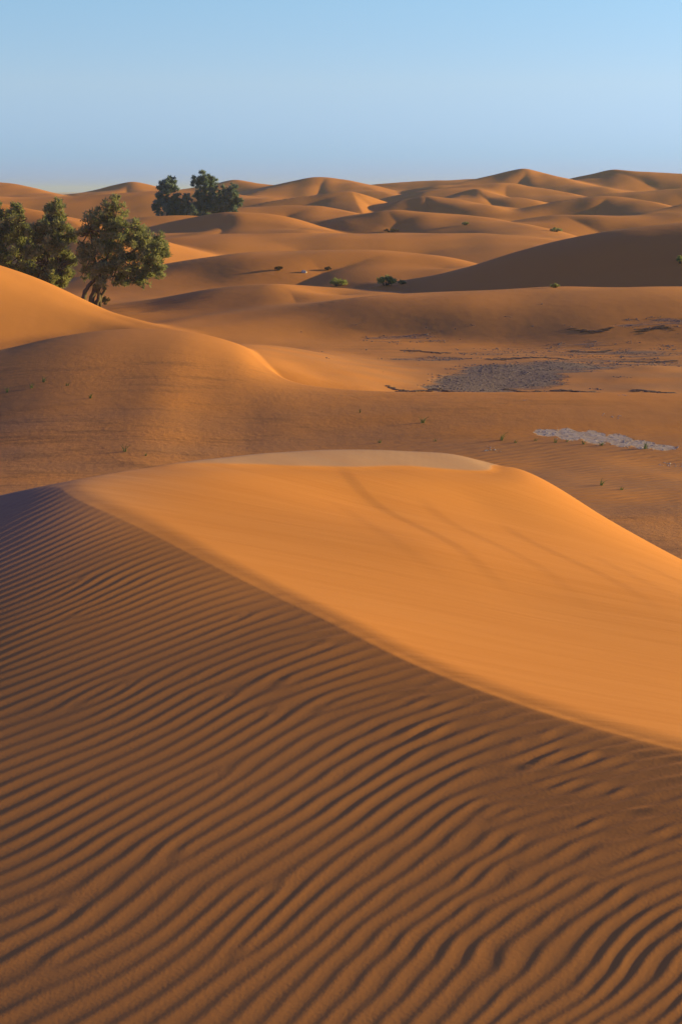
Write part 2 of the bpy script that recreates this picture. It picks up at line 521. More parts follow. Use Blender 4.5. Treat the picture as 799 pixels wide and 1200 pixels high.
def sand_material(name, near):
    m, nt = new_mat(name)
    L = nt.links
    out = N(nt, "ShaderNodeOutputMaterial")
    bs = N(nt, "ShaderNodeBsdfPrincipled")
    bs.inputs["Roughness"].default_value = 0.9
    bs.inputs["Specular IOR Level"].default_value = 0.12
    L.new(bs.outputs[0], out.inputs[0])
    geo = N(nt, "ShaderNodeTexCoord")
    P = geo.outputs["Object"]
    big = noise_tex(nt, P, 0.35 if near else 0.05, 4)
    col = mix(nt, ramp(nt, big, [(.35, 0.0), (.68, 1.0)]), SAND, SAND2)
    if near:
        grain = noise_tex(nt, P, 420, 2)
        col = mix(nt, 0.35, col, ramp(nt, grain, [(.3, (.55, .20, .044)), (.7, (.79, .325, .088))]))
        co_ = N(nt, "ShaderNodeAttribute", attribute_name="greyed").outputs["Fac"]
        col = mix(nt, math_n(nt, 'MULTIPLY', co_, 0.9), col, (0.42, 0.255, 0.18))  # greyer tone on the far cap and the left corner
        hn = math_n(nt, 'MULTIPLY', noise_tex(nt, P, 60, 4, .6), 0.0011)
        # faint avalanche streaks down the slip face
        mp = N(nt, "ShaderNodeMapping")
        mp.inputs["Rotation"].default_value = (0, 0, math.radians(68))
        mp.inputs["Scale"].default_value = (0.25, 3.0, 0.3)
        L.new(P, mp.inputs[0])
        sl = N(nt, "ShaderNodeAttribute", attribute_name="slip")
        st = math_n(nt, 'MULTIPLY', math_n(nt, 'MULTIPLY', noise_tex(nt, mp.outputs[0], 2.2, 5, .6), 0.012), sl.outputs["Fac"])
        hn = math_n(nt, 'ADD', hn, st)
        sk = ramp(nt, noise_tex(nt, mp.outputs[0], 1.6, 6, .62), [(.42, 0.0), (.66, 1.0)])
        col = mix(nt, math_n(nt, 'MULTIPLY', math_n(nt, 'MULTIPLY', sk, sl.outputs["Fac"]), 0.3), col, (0.58, 0.205, 0.04))
        dist = 1.0
    else:
        gv = N(nt, "ShaderNodeAttribute", attribute_name="gravel").outputs["Fac"]
        pl = N(nt, "ShaderNodeAttribute", attribute_name="pale").outputs["Fac"]
        lit = N(nt, "ShaderNodeAttribute", attribute_name="litter").outputs["Fac"]
        rp = N(nt, "ShaderNodeAttribute", attribute_name="ripples").outputs["Fac"]
        du = N(nt, "ShaderNodeAttribute", attribute_name="dull").outputs["Fac"]
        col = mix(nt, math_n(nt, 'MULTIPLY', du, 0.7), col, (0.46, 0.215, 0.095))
        # drifted litter: dark streaks drawn out across the flat
        mp = N(nt, "ShaderNodeMapping")
        mp.inputs["Scale"].default_value = (0.2, 1.0, 1.0)
        L.new(P, mp.inputs[0])
        nl = noise_tex(nt, mp.outputs[0], 1.6, 7, .68)
        lt = math_n(nt, 'MULTIPLY', ramp(nt, nl, [(.52, 0.0), (.62, 1.0)]), lit)
        col = mix(nt, math_n(nt, 'MULTIPLY', lt, 0.4), col, (0.14, 0.075, 0.04))
        # grey stony ground with sand drifted over it
        ng = noise_tex(nt, mp.outputs[0], 0.9, 8, .65)
        gm = ramp(nt, math_n(nt, 'ADD', gv, math_n(nt, 'MULTIPLY', math_n(nt, 'SUBTRACT', ng, 0.5), 1.5)), [(.42, 0.0), (.70, 1.0)])
        gc = mix(nt, ramp(nt, noise_tex(nt, P, 6, 5, .7), [(.35, 0.0), (.65, 1.0)]), (0.20, 0.13, 0.122), (0.31, 0.225, 0.21))
        col = mix(nt, gm, col, gc)
        pm = ramp(nt, math_n(nt, 'ADD', pl, math_n(nt, 'MULTIPLY', math_n(nt, 'SUBTRACT', noise_tex(nt, P, 4.5, 6, .65), 0.5), 1.2)), [(.42, 0.0), (.58, 1.0)])
        pc = mix(nt, ramp(nt, noise_tex(nt, P, 5, 5, .7), [(.35, 0.0), (.6, 1.0)]), (0.46, 0.32, 0.235), (0.62, 0.48, 0.39))
        col = mix(nt, pm, col, pc)
        hn = math_n(nt, 'MULTIPLY', noise_tex(nt, P, 1.2, 5, .5), 0.02)
        rough = math_n(nt, 'MULTIPLY', noise_tex(nt, P, 5.0, 6, .7), 0.25)
        rm = math_n(nt, 'ADD', math_n(nt, 'MULTIPLY', lit, 0.1), math_n(nt, 'ADD', math_n(nt, 'MULTIPLY', gm, 0.9), math_n(nt, 'MULTIPLY', pm, 0.1)))
        hn = math_n(nt, 'ADD', hn, math_n(nt, 'MULTIPLY', rough, rm))
        wv = N(nt, "ShaderNodeTexWave")
        wv.inputs["Scale"].default_value = 1.0
        wv.inputs["Distortion"].default_value = 3.0
        wv.inputs["Detail"].default_value = 2.0
        wv.inputs["Detail Scale"].default_value = 0.8
        mp2 = N(nt, "ShaderNodeMapping")
        mp2.inputs["Rotation"].default_value = (0, 0, math.radians(62))
        L.new(P, mp2.inputs[0])
        L.new(mp2.outputs[0], wv.inputs[0])
        hn = math_n(nt, 'ADD', hn, math_n(nt, 'MULTIPLY', math_n(nt, 'MULTIPLY', wv.outputs["Fac"], 0.014), rp))
        dist = 1.0
    L.new(col, bs.inputs["Base Color"])
    bp = N(nt, "ShaderNodeBump")
    bp.inputs["Strength"].default_value = 1.0
    bp.inputs["Distance"].default_value = dist
    L.new(hn, bp.inputs["Height"])
    L.new(bp.outputs[0], bs.inputs["Normal"])
    return m


# ------------------------------------------------------------------ terrain sheets (rings round the camera, finer where the photo looks)
def angles(dense):
    a = np.linspace(-0.235, 0.235, dense)
    o = []
    x = 0.235
    st = 0.47 / dense
    while x < math.pi:
        st = min(st * 1.12, 0.12)
        x += st
        o.append(x)
    o = np.array(o)
    o = o * (math.pi / o[-1])
    o = o[o > 0.2355]
    return np.concatenate([-o[::-1][1:], a, o])      # the last angle closes the ring with the first


def sheet(name, radii, dense, near, mat):
    th = angles(dense)
    R, T = np.meshgrid(radii, th, indexing='ij')
    x, y = R * np.sin(T), R * np.cos(T)
    x, y = x.ravel(), y.ravel()
    z, amp = ground(x, y)
    greyed = GREYED[0]
    nr, nc = R.shape
    att = {}
    if near:
        sel = (np.abs(T.ravel()) < 0.6) & (y > 2)
        rip = np.zeros_like(z)
        rip[sel] = ripple(x[sel], y[sel])
        z = z + rip * amp * 0.0037
        # one slide track down the slip face: a low step in the sand
        p0, p1 = at(396, 552, 15.4), at(575, 690, 12.3)
        ex, ey = p1[0] - p0[0], p1[1] - p0[1]
        ln = math.hypot(ex, ey)
        al = ((x - p0[0]) * ex + (y - p0[1]) * ey) / ln
        ac = ((x - p0[0]) * -ey + (y - p0[1]) * ex) / ln + 0.05 * np.sin(al * 1.7)
        for off, hh, a0 in ((0, .008, -.2), (.55, .006, .5), (1.15, .007, .9), (1.6, .005, 1.6), (-.5, .004, 1.0), (2.1, .006, 1.4)):
            b_ = ac - off + .04 * np.sin(al * 2.3 + off * 9)
            z = z + hh * sstep(-0.05, 0.12, b_) * (1 - sstep(0.15, 0.9, b_)) * sstep(a0, a0 + .6, al) * (1 - sstep(ln * .6, ln * 1.35, al)) * (1 - amp)
        slip = np.zeros_like(z)
        slip[:] = (1 - sstep(0.0, 0.25, amp))
        att['slip'] = slip
        att['greyed'] = greyed
    else:
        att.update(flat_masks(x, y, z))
    co = np.stack([x, y, z], 1).astype(np.float32)
    i = np.arange(nr - 1)[:, None]
    j = np.arange(nc)[None, :]
    jn = (j + 1) % nc
    f = np.stack(np.broadcast_arrays(i * nc + j, i * nc + jn, (i + 1) * nc + jn, (i + 1) * nc + j), -1).reshape(-1, 4)[:, ::-1]
    me = bpy.data.meshes.new(name)
    nf = len(f)
    me.vertices.add(len(co))
    me.vertices.foreach_set("co", co.ravel())
    me.loops.add(nf * 4)
    me.loops.foreach_set("vertex_index", np.ascontiguousarray(f, dtype=np.int32).ravel())
    me.polygons.add(nf)
    me.polygons.foreach_set("loop_start", np.arange(0, nf * 4, 4, dtype=np.int32))
    me.polygons.foreach_set("use_smooth", np.ones(nf, bool))
    me.update(calc_edges=True)
    for k, v in att.items():
        a = me.attributes.new(k, 'FLOAT', 'POINT')
        a.data.foreach_set("value", v.astype(np.float32))
    me.materials.append(mat)
    o = bpy.data.objects.new(name, me)
    COL.objects.link(o)
    o["kind"] = "structure"
    return o


def blob(x, y, u, v, d, rx, ry, soft=0.5):
    p = at(u, v, d)
    q = np.sqrt(((x - p[0]) / rx) ** 2 + ((y - p[1]) / ry) ** 2)
    return 1 - sstep(1 - soft, 1 + soft, q)


TONGUE = []


def ray_ground(u, v, d0=40, d1=75, n=300):
    ds = np.linspace(d0, d1, n)
    P = np.array([at(u, v, d) for d in ds])
    h, _ = ground(P[:, 0].copy(), P[:, 1].copy())
    k = int(np.argmax(P[:, 2] <= h))
    return P[k]


def flat_masks(x, y, z):
    g = blob(x, y, 522, 446, 65, 1.0, 2.0) * 0.8
    g = np.maximum(g, blob(x, y, 555, 436, 67, 1.7, 4.0) * 0.9)
    g = np.maximum(g, blob(x, y, 595, 428, 70, 2.2, 4.6) * 0.88)
    g = np.maximum(g, blob(x, y, 650, 422, 73, 2.8, 2.6) * 0.7)
    g = np.maximum(g, blob(x, y, 715, 417, 75, 4.0, 2.4) * 0.58)
    g = np.maximum(g, blob(x, y, 500, 409, 77, 2.2, 1.2) * 0.66)
    g = np.maximum(g, blob(x, y, 700, 402, 80, 9, 3.5) * 0.45)
    g = np.maximum(g, blob(x, y, 470, 388, 86, 3.0, 2.0) * 0.45)
    g = np.maximum(g, blob(x, y, 770, 385, 86, 2.4, 1.4) * 0.55)
    # the pale patch: a narrow tongue running off to the right
    if not TONGUE:
        TONGUE.extend(ray_ground(u, v) for u, v in [(641, 507), (666, 509), (695, 513), (725, 517), (752, 521), (775, 525)])
    tongue = TONGUE
    p = np.zeros_like(x)
    for q, wd in zip(tongue, (.4, .6, .7, .65, .45, .3)):
        p = np.maximum(p, 0.9 * (1 - sstep(.5, 1.5, np.sqrt(((x - q[0]) / .42) ** 2 + ((y - q[1]) / wd) ** 2))))
    r = np.hypot(x, y)
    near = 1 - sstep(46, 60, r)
    l = blob(x, y, 60, 540, 47, 8, 5.5) * 0.95
    l = np.maximum(l, blob(x, y, 100, 470, 57, 7, 3.5) * 0.75)
    l = np.maximum(l, blob(x, y, 380, 505, 53, 9, 4) * 0.55)
    l = np.maximum(l, blob(x, y, 780, 630, 37, 3.5, 3.5) * 0.9)
    l = np.maximum(l, blob(x, y, 150, 356, 106, 5, 4))
    l = np.maximum(l, blob(x, y, 640, 395, 80, 14, 5) * 0.6)
    rp = blob(x, y, 700, 560, 43.5, 6, 6) + 0.12 * near
    rp = np.clip(rp, 0, 1) * (1 - np.clip(l * 1.2, 0, 1) * .7)
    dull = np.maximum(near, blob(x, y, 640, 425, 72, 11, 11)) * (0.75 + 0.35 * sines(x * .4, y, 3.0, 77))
    return {'dull': np.clip(dull, 0, 1), 'gravel': g, 'pale': p, 'litter': l, 'ripples': rp}


# ------------------------------------------------------------------ the air
def haze_box():
    m, nt = new_mat("thin_dust_haze")
    out = N(nt, "ShaderNodeOutputMaterial")
    v = N(nt, "ShaderNodeVolumePrincipled")
    v.inputs["Color"].default_value = (0.70, 0.80, 0.98, 1)
    v.inputs["Density"].default_value = 0.0002
    v.inputs["Anisotropy"].default_value = 0.2
    nt.links.new(v.outputs[0], out.inputs["Volume"])
    x0, x1, y0, y1, z0, z1 = -9300, 9300, -9300, 9300, -6.0, 24.0
    V = [(x, y, z) for z in (z0, z1) for y in (y0, y1) for x in (x0, x1)]
    F = [(0, 2, 3, 1), (4, 5, 7, 6), (0, 1, 5, 4), (2, 6, 7, 3), (0, 4, 6, 2), (1, 3, 7, 5)]
    me = bpy.data.meshes.new("haze")
    me.from_pydata(V, [], F)
    me.materials.append(m)
    o = bpy.data.objects.new("haze", me)
    COL.objects.link(o)
    o["kind"] = "stuff"


HAZE = True
mat_near = sand_material("rippled_sand", True)
mat_far = sand_material("desert_sand", False)
SPLIT = 27.0
rad_near = np.concatenate([np.linspace(0.15, 4.4, 30)[:-1], np.linspace(4.4, 13.6, 700)[:-1], np.linspace(13.6, 17.8, 150)[:-1], np.linspace(17.8, SPLIT, 40)])
rad_far = np.concatenate([np.linspace(SPLIT, 38, 40)[:-1], np.linspace(38, 135, 430)[:-1], np.geomspace(135, 620, 520)[:-1], np.geomspace(620, 9000, 50)])
sheet("sand_dune", rad_near, 620, True, mat_near)
sheet("desert_ground", rad_far, 620, False, mat_far)
if HAZE:
    haze_box()


def ground_z(x, y):
    h, _ = ground(np.array([float(x)]), np.array([float(y)]))
    return float(h[0])


# ------------------------------------------------------------------ things
def ground_hit(u, v, d0, d1, n=500):
    """first point of the terrain met by the line of sight through a pixel"""
    ds = np.linspace(d0, d1, n)
    P = np.array([at(u, v, d) for d in ds])
    h, _ = ground(P[:, 0].copy(), P[:, 1].copy())
    below = P[:, 2] <= h
    k = int(np.argmax(below)) if below.any() else n - 1
    p = P[k].copy()
    p[2] = h[k]
    return p


def mesh_obj(name, verts, faces, mat, parent=None, smooth=False, attr=None):
    me = bpy.data.meshes.new(name)
    me.from_pydata([tuple(v) for v in verts], [], [tuple(f) for f in faces])
    if smooth:
        me.polygons.foreach_set("use_smooth", np.ones(len(me.polygons), bool))
    if attr is not None:
        a = me.attributes.new("vary", 'FLOAT', 'FACE')
        a.data.foreach_set("value", np.asarray(attr, dtype=np.float32))
    me.materials.append(mat)
    me.update()
    o = bpy.data.objects.new(name, me)
    COL.objects.link(o)
    if parent is not None:
        o.parent = parent
    return o


def thing(name, label, cat, loc, group=None):
    o = bpy.data.objects.new(name, None)
    COL.objects.link(o)
    o.location = loc
    o.empty_display_size = 0.3
    return tag(o, label, cat, group)


def tag(o, label, cat, group=None):
    o["label"] = label
    o["category"] = cat
    if group:
        o["group"] = group
    return o


def leaf_material(name, c0, c1, trans=0.25):
    m, nt = new_mat(name)
    out = N(nt, "ShaderNodeOutputMaterial")
    at_ = N(nt, "ShaderNodeAttribute", attribute_name="vary")
    col = mix(nt, at_.outputs["Fac"], c0, c1)
    d = N(nt, "ShaderNodeBsdfDiffuse")
    t = N(nt, "ShaderNodeBsdfTranslucent")
    ms = N(nt, "ShaderNodeMixShader")
    ms.inputs[0].default_value = trans
    nt.links.new(col, d.inputs[0])
    nt.links.new(col, t.inputs[0])
    nt.links.new(d.outputs[0], ms.inputs[1])
    nt.links.new(t.outputs[0], ms.inputs[2])
    nt.links.new(ms.outputs[0], out.inputs[0])
    return m


def plain_material(name, c0, c1, scale, bump=0.02, rough=.85):
    m, nt = new_mat(name)
    out = N(nt, "ShaderNodeOutputMaterial")
    bs = N(nt, "ShaderNodeBsdfPrincipled")
    bs.inputs["Roughness"].default_value = rough
    bs.inputs["Specular IOR Level"].default_value = 0.2
    P = N(nt, "ShaderNodeTexCoord").outputs["Object"]
    nz = noise_tex(nt, P, scale, 5, .6)
    nt.links.new(mix(nt, ramp(nt, nz, [(.3, 0.0), (.7, 1.0)]), c0, c1), bs.inputs["Base Color"])
    bp = N(nt, "ShaderNodeBump")
    bp.inputs["Distance"].default_value = bump
    nt.links.new(nz, bp.inputs["Height"])
    nt.links.new(bp.outputs[0], bs.inputs["Normal"])
    nt.links.new(bs.outputs[0], out.inputs[0])
    return m


M_LEAF = leaf_material("tamarisk_leaves", (0.145, 0.17, 0.085), (0.42, 0.41, 0.21), .52)
M_LEAF_FAR = leaf_material("hazed_tamarisk_leaves", (0.10, 0.15, 0.14), (0.26, 0.32, 0.27), .5)  # distance haze mixed into the leaf colour as a bluer tint
M_SHRUB = leaf_material("shrub_leaves", (0.22, 0.26, 0.09), (0.42, 0.43, 0.17), .5)
M_DRY = leaf_material("dry_twigs", (0.10, 0.07, 0.04), (0.22, 0.15, 0.08))
M_GRASS = leaf_material("desert_grass_blades", (0.10, 0.14, 0.05), (0.22, 0.25, 0.10))
M_BARK = plain_material("grey_bark", (0.07, 0.05, 0.035), (0.17, 0.125, 0.09), 6, .03)
M_CLAY = plain_material("dark_clay_crust", (0.10, 0.06, 0.045), (0.27, 0.16, 0.11), 9, .02)
M_STONE = plain_material("grey_stones", (0.19, 0.135, 0.115), (0.34, 0.26, 0.225), 3, .01)
M_PALE = plain_material("pale_stones", (0.40, 0.33, 0.28), (0.66, 0.58, 0.52), 3, .01)


def tube(V, Fc, pts, rads, sides=7):
    """add a tapered limb along a polyline"""
    pts = [Vector(p) for p in pts]
    base = len(V)
    for i, p in enumerate(pts):
        t = (pts[min(i + 1, len(pts) - 1)] - pts[max(i - 1, 0)]).normalized()
        a = t.cross(Vector((0.3, 1, 0.1))).normalized()
        b = t.cross(a)
        for k in range(sides):
            an = 2 * math.pi * k / sides
            r = rads[i] * (1 + 0.18 * math.sin(3 * an + i))
            V.append(p + a * math.cos(an) * r + b * math.sin(an) * r)
    for i in range(len(pts) - 1):
        for k in range(sides):
            k2 = (k + 1) % sides
            Fc.append((base + i * sides + k, base + i * sides + k2, base + (i + 1) * sides + k2, base + (i + 1) * sides + k))
    Fc.append(tuple(base + k for k in range(sides))[::-1])
    Fc.append(tuple(base + (len(pts) - 1) * sides + k for k in range(sides)))


def smooth_line(pts, n=5):
    pts = [np.array(p, float) for p in pts]
    idx = np.arange(len(pts)).astype(float)
    tt = np.linspace(0, len(pts) - 1, (len(pts) - 1) * n + 1)
    A = np.array(pts)
    return np.stack([cr(tt, idx, A[:, j]) for j in range(3)], 1)


def sprays(centers, radii, count, size, r, up=0.35, vary0=None):
    """leaf sprays: narrow tapering blades scattered in clumps, pointing outwards and up"""
    n = int(count)
    w = np.array(radii) ** 2
    pick = r.choice(len(centers), n, p=w / w.sum())
    C = np.array(centers)[pick]
    R = np.array(radii)[pick][:, None]
    d = r.normal(size=(n, 3))
    d /= np.linalg.norm(d, axis=1)[:, None]
    rad = R * (r.uniform(0, 1, (n, 1)) ** 0.55)
    P = C + d * rad * np.array([1, 1, 0.85])
    ax = d * 0.8 + r.normal(size=(n, 3)) * 0.6 + np.array([0, 0, up])
    ax /= np.linalg.norm(ax, axis=1)[:, None]
    sd = np.cross(ax, r.normal(size=(n, 3)))
    sd /= np.linalg.norm(sd, axis=1)[:, None] + 1e-9
    L = size * r.uniform(.5, 1.4, (n, 1))
    W = L * r.uniform(.13, .28, (n, 1))
    V = np.stack([P - ax * L * .5, P + sd * W * .5, P + ax * L * .5, P - sd * W * .5], 1).reshape(-1, 3)
    F = np.arange(4 * n).reshape(n, 4)
    cv = r.uniform(0, 1, len(centers))[pick]
    return V, F, np.clip(cv * .65 + r.uniform(-.05, .45, n), 0, 1)


def clumps(lobes, origin, d, r, per=9, spread=1.0):
    """foliage clumps inside each lobe (u, v, radius in photo pixels, offset in depth in metres)"""
    C, R = [], []
    mpp = d / F_PX
    for u, v, rp, dy in lobes:
        c = at(u, v, d) + np.array((0, dy, 0)) - origin
        rr_ = rp * mpp
        for _ in range(per):
            q = r.normal(size=3)
            q /= np.linalg.norm(q)
            q *= rr_ * r.uniform(.15, 1.2) * spread
            C.append(c + q)
            R.append(rr_ * r.uniform(.2, .46))
    return C, R


def make_tree(label, base_uv, d, lobes, stems, leaves, size, mat, seed, group, name="tamarisk_tree", per=22):
    r = np.random.default_rng(seed)
    p = at(base_uv[0], base_uv[1], d)
    p[2] = ground_z(p[0], p[1]) - 0.05
    t = thing(name, label, "tree", tuple(p), group)
    V, Fc = [], []
    for st, r0 in stems:
        pts = []
        for k, (u, v, dy) in enumerate(st):
            q = at(u, v, d) + np.array((0, dy, 0)) - p
            if k == 0:
                q[2] = -0.1
            pts.append(q)
        pl = smooth_line(pts)
        pl[1:-1] += r.normal(size=(len(pl) - 2, 3)) * 0.04
        tube(V, Fc, pl, np.linspace(r0, r0 * .25, len(pl)))
    mesh_obj("trunk", V, Fc, M_BARK, t, True)
    C, R = clumps(lobes, p, d, r, per)
    # thin limbs from the stem tips out to some of the clumps
    V, Fc = [], []
    tips = [np.array(at(st[-1][0], st[-1][1], d) + np.array((0, st[-1][2], 0)) - p) for st, _ in stems]
    tips += [np.array(at(st[-2][0], st[-2][1], d) + np.array((0, st[-2][2], 0)) - p) for st, _ in stems]
    for k in range(0, len(C), 3):
        a = min(tips, key=lambda q: np.linalg.norm(q - C[k]))
        b = np.array(C[k])
        mid = (a + b) / 2 + r.normal(size=3) * .25
        pl = smooth_line([a, mid, b], 3)
        tube(V, Fc, pl, np.linspace(.05, .012, len(pl)), 5)
    mesh_obj("limbs", V, Fc, M_BARK, t, True)
    V, F, a = sprays(C, R, leaves, size, r)
    mesh_obj("crown", V, F, mat, t, attr=a)
    return t


# the tree with the forked leaning trunk
make_tree("olive green tamarisk tree with its forked leaning trunk in full view", (106, 356), 107,
          [(135, 243, 13, 0), (132, 262, 20, .4), (112, 258, 14, -.3), (150, 270, 20, -.4), (170, 285, 19, 0), (184, 283, 12, .4), (182, 303, 15, -.3),
           (118, 285, 19, .5), (104, 297, 13, -.3), (135, 300, 22, .2), (155, 315, 18, -.5), (125, 315, 15, -.9), (103, 318, 10, .2), (172, 318, 13, .3), (98, 272, 9, 0), (140, 325, 11, .3), (190, 293, 10, .1), (186, 316, 10, -.2), (162, 328, 10, .2), (120, 330, 9, -.4), (96, 288, 8, .2), (134, 234, 6, 0)],
          [([(97, 353, -.3), (101, 341, -.2), (112, 328, 0), (124, 305, .2), (133, 268, .2)], .17),
           ([(104, 355, .1), (111, 338, .1), (120, 325, 0), (142, 302, -.2), (166, 288, -.2)], .19),
           ([(110, 356, .3), (116, 340, .2), (117, 325, .1), (110, 298, .1), (106, 270, 0)], .15),
           ([(115, 352, .5), (121, 338, .3), (126, 326, .2), (150, 318, .3), (178, 305, .2)], .10)],
          23000, .30, M_LEAF, 1, "tamarisk trees beside the bright dune on the left")
make_tree("rounded olive tamarisk tree standing between the forked tree and the frame edge", (62, 348), 108,
          [(66, 246, 11, 0), (60, 258, 15, .3), (72, 262, 12, -.3), (50, 272, 15, .3), (66, 280, 19, -.2), (46, 296, 16, 0), (68, 305, 18, .3), (60, 324, 17, -.3),
           (40, 318, 13, .3), (78, 318, 9, 0), (52, 337, 10, .2), (40, 275, 10, 0), (74, 292, 12, .2), (82, 278, 8, 0), (36, 295, 10, -.2), (72, 330, 11, .2), (44, 330, 10, -.2), (68, 238, 6, 0), (84, 305, 7, 0)],
          [([(58, 350, 0), (58, 335, .1), (56, 310, .2), (60, 275, 0)], .15), ([(64, 350, .2), (66, 335, .1), (70, 312, -.1), (68, 285, 0)], .13)],
          20000, .30, M_LEAF, 2, "tamarisk trees beside the bright dune on the left")
make_tree("olive tamarisk tree cut off by the left frame edge", (10, 344), 109,
          [(20, 246, 10, 0), (-4, 250, 14, .3), (16, 262, 14, -.2), (30, 270, 11, .2), (2, 276, 17, 0), (24, 290, 16, .3), (0, 302, 17, -.3), (28, 312, 13, 0),
           (8, 322, 15, .2), (-16, 285, 17, 0), (-26, 305, 14, .2), (20, 335, 10, 0)],
          [([(8, 345, 0), (8, 325, .1), (4, 300, .2), (0, 268, 0)], .15), ([(14, 345, .2), (18, 325, .1), (24, 300, -.1), (20, 262, 0)], .12)],
          19000, .30, M_LEAF, 3, "tamarisk trees beside the bright dune on the left")
# the far clump
FG = "tamarisk trees in the far clump against the sky"
make_tree("dark tamarisk tree at the left end of the far clump", (197, 256), 236,
          [(198, 213, 7, 0), (190, 219, 6, .5), (203, 222, 8, -.4), (190, 230, 9, 0), (204, 234, 9, .4), (195, 243, 10, -.3), (184, 245, 6, 0), (212, 242, 7, 0), (206, 250, 8, 0)],
          [([(196, 258, 0), (196, 246, .2), (195, 232, 0), (197, 218, 0)], .22)], 15000, .45, M_LEAF_FAR, 4, FG, per=20)
make_tree("tallest dark tamarisk tree in the middle of the far clump", (240, 256), 238,
          [(238, 208, 7, 0), (247, 212, 7, .4), (232, 214, 7, -.3), (242, 221, 9, 0), (234, 228, 8, .3), (250, 223, 7, -.3), (242, 236, 10, 0), (230, 242, 8, .2), (252, 240, 8, 0), (238, 249, 9, -.3)],
          [([(240, 258, 0), (240, 245, .2), (239, 230, 0), (241, 214, 0)], .24)], 18000, .45, M_LEAF_FAR, 5, FG, per=20)
make_tree("broad low tamarisk tree at the right end of the far clump", (267, 254), 237,
          [(273, 221, 6, 0), (264, 226, 7, .4), (276, 230, 7, -.3), (262, 236, 8, 0), (274, 240, 8, .3), (262, 246, 8, -.2), (280, 237, 5, 0), (255, 236, 8, .2), (252, 248, 8, 0), (275, 248, 6, 0)],
          [([(267, 256, 0), (267, 246, .2), (268, 236, 0), (271, 226, 0)], .18)], 13000, .45, M_LEAF_FAR, 6, FG, per=20)
make_tree("small bushy tamarisk tree filling the gap in the far clump", (219, 255), 235,
          [(219, 231, 5, 0), (217, 239, 6, .3), (223, 243, 6, -.3), (216, 248, 6, 0), (226, 249, 7, .3), (212, 250, 6, 0), (231, 251, 6, 0)],
          [([(219, 257, 0), (219, 248, .2), (219, 240, 0), (219, 233, 0)], .10)], 8500, .45, M_LEAF_FAR, 8, FG, per=16)


def make_shrub(name, label, cat, u, v, d0, d1, wpx, hpx, n, size, mat, seed, group=None, d=None):
    """low shrub: woody stems and sprays of leaves fanning up from the sand"""
    r = np.random.default_rng(seed)
    p = ground_hit(u, v, d0, d1)
    mpp = p[1] / F_PX
    W, Hh = wpx * mpp * .5, hpx * mpp
    t = thing(name, label, cat, tuple(p), group)
    C, R = [], []
    V, Fc = [], []
    for k in range(14):
        a = r.uniform(0, 2 * math.pi)
        q = math.sqrt(r.uniform(0, 1))
        c = np.array((math.cos(a) * W * q * .85, math.sin(a) * W * q * .6, Hh * (.25 + .55 * (1 - q * q * .7) * r.uniform(.6, 1.1))))
        C.append(c)
        R.append(min(W, Hh) * r.uniform(.25, .42))
        pl = smooth_line([(c[0] * .25, c[1] * .25, -.03), (c[0] * .6, c[1] * .6, c[2] * .5), c], 3)
        tube(V, Fc, pl, np.linspace(.018, .006, len(pl)) * (1 + mpp * 8), 5)
    mesh_obj("stems", V, Fc, M_BARK, t, True)
    V, F, a = sprays(C, R, n, size, r, up=.8)
    mesh_obj("foliage", V, F, mat, t, attr=a)
    return t


make_shrub("desert_shrub", "round green shrub on top of the small bright sand mound", "shrub", 451, 334.5, 112, 124, 30, 11, 1700, .20, M_SHRUB, 11)
make_shrub("desert_shrub", "pale low shrub left of the shrub on the bright mound", "shrub", 396, 335, 112, 135, 20, 9, 1100, .17, M_SHRUB, 12)
make_shrub("desert_shrub", "tiny dark shrub just right of the mound shrub", "shrub", 471, 333, 112, 135, 9, 5, 400, .15, M_LEAF, 13)
make_shrub("desert_shrub", "small dull shrub on the crest below the big shaded dune", "shrub", 650, 337.2, 90, 120, 12, 4.5, 500, .12, M_SHRUB, 14)
make_shrub("desert_shrub", "olive shrub on the shaded dune at the right frame edge", "shrub", 797, 309, 105, 125, 9, 11, 600, .16, M_SHRUB, 15)
make_shrub("desert_shrub", "low dark green shrub in the bright hollow above the big shaded dune", "shrub", 650, 271.5, 190, 240, 20, 4, 700, .25, M_LEAF, 16)
make_shrub("desert_shrub", "thin flat shrub at the foot of the round brown dune", "shrub", 458, 271.5, 190, 230, 24, 3.5, 450, .2, M_DRY, 17)
make_shrub("desert_shrub", "small shrub on the flank of the round brown dune", "shrub", 545, 264, 190, 235, 10, 4, 350, .22, M_LEAF, 18)
make_shrub("desert_shrub", "lone dark bush far off right of the pointed lit dune", "shrub", 458, 231, 270, 330, 6, 5, 350, .4, M_LEAF_FAR, 19)
make_shrub("dry_bush", "brown dry bush left of the white stone", "bush", 327, 317, 115, 160, 13, 5, 500, .16, M_DRY, 20)
make_shrub("dry_bush", "thin brown dry bush right of the white stone", "bush", 384, 316.5, 115, 160, 10, 3.5, 350, .16, M_DRY, 21)
make_shrub("dry_bush", "low dry bush in the shade at the foot of the forked tree", "bush", 124, 352, 100, 112, 12, 10, 700, .15, M_DRY, 22)
make_shrub("dry_bush", "dark bush under the rounded tamarisk tree, beside the bright dune", "bush", 56, 346, 100, 112, 26, 14, 1200, .18, M_LEAF_FAR, 23)


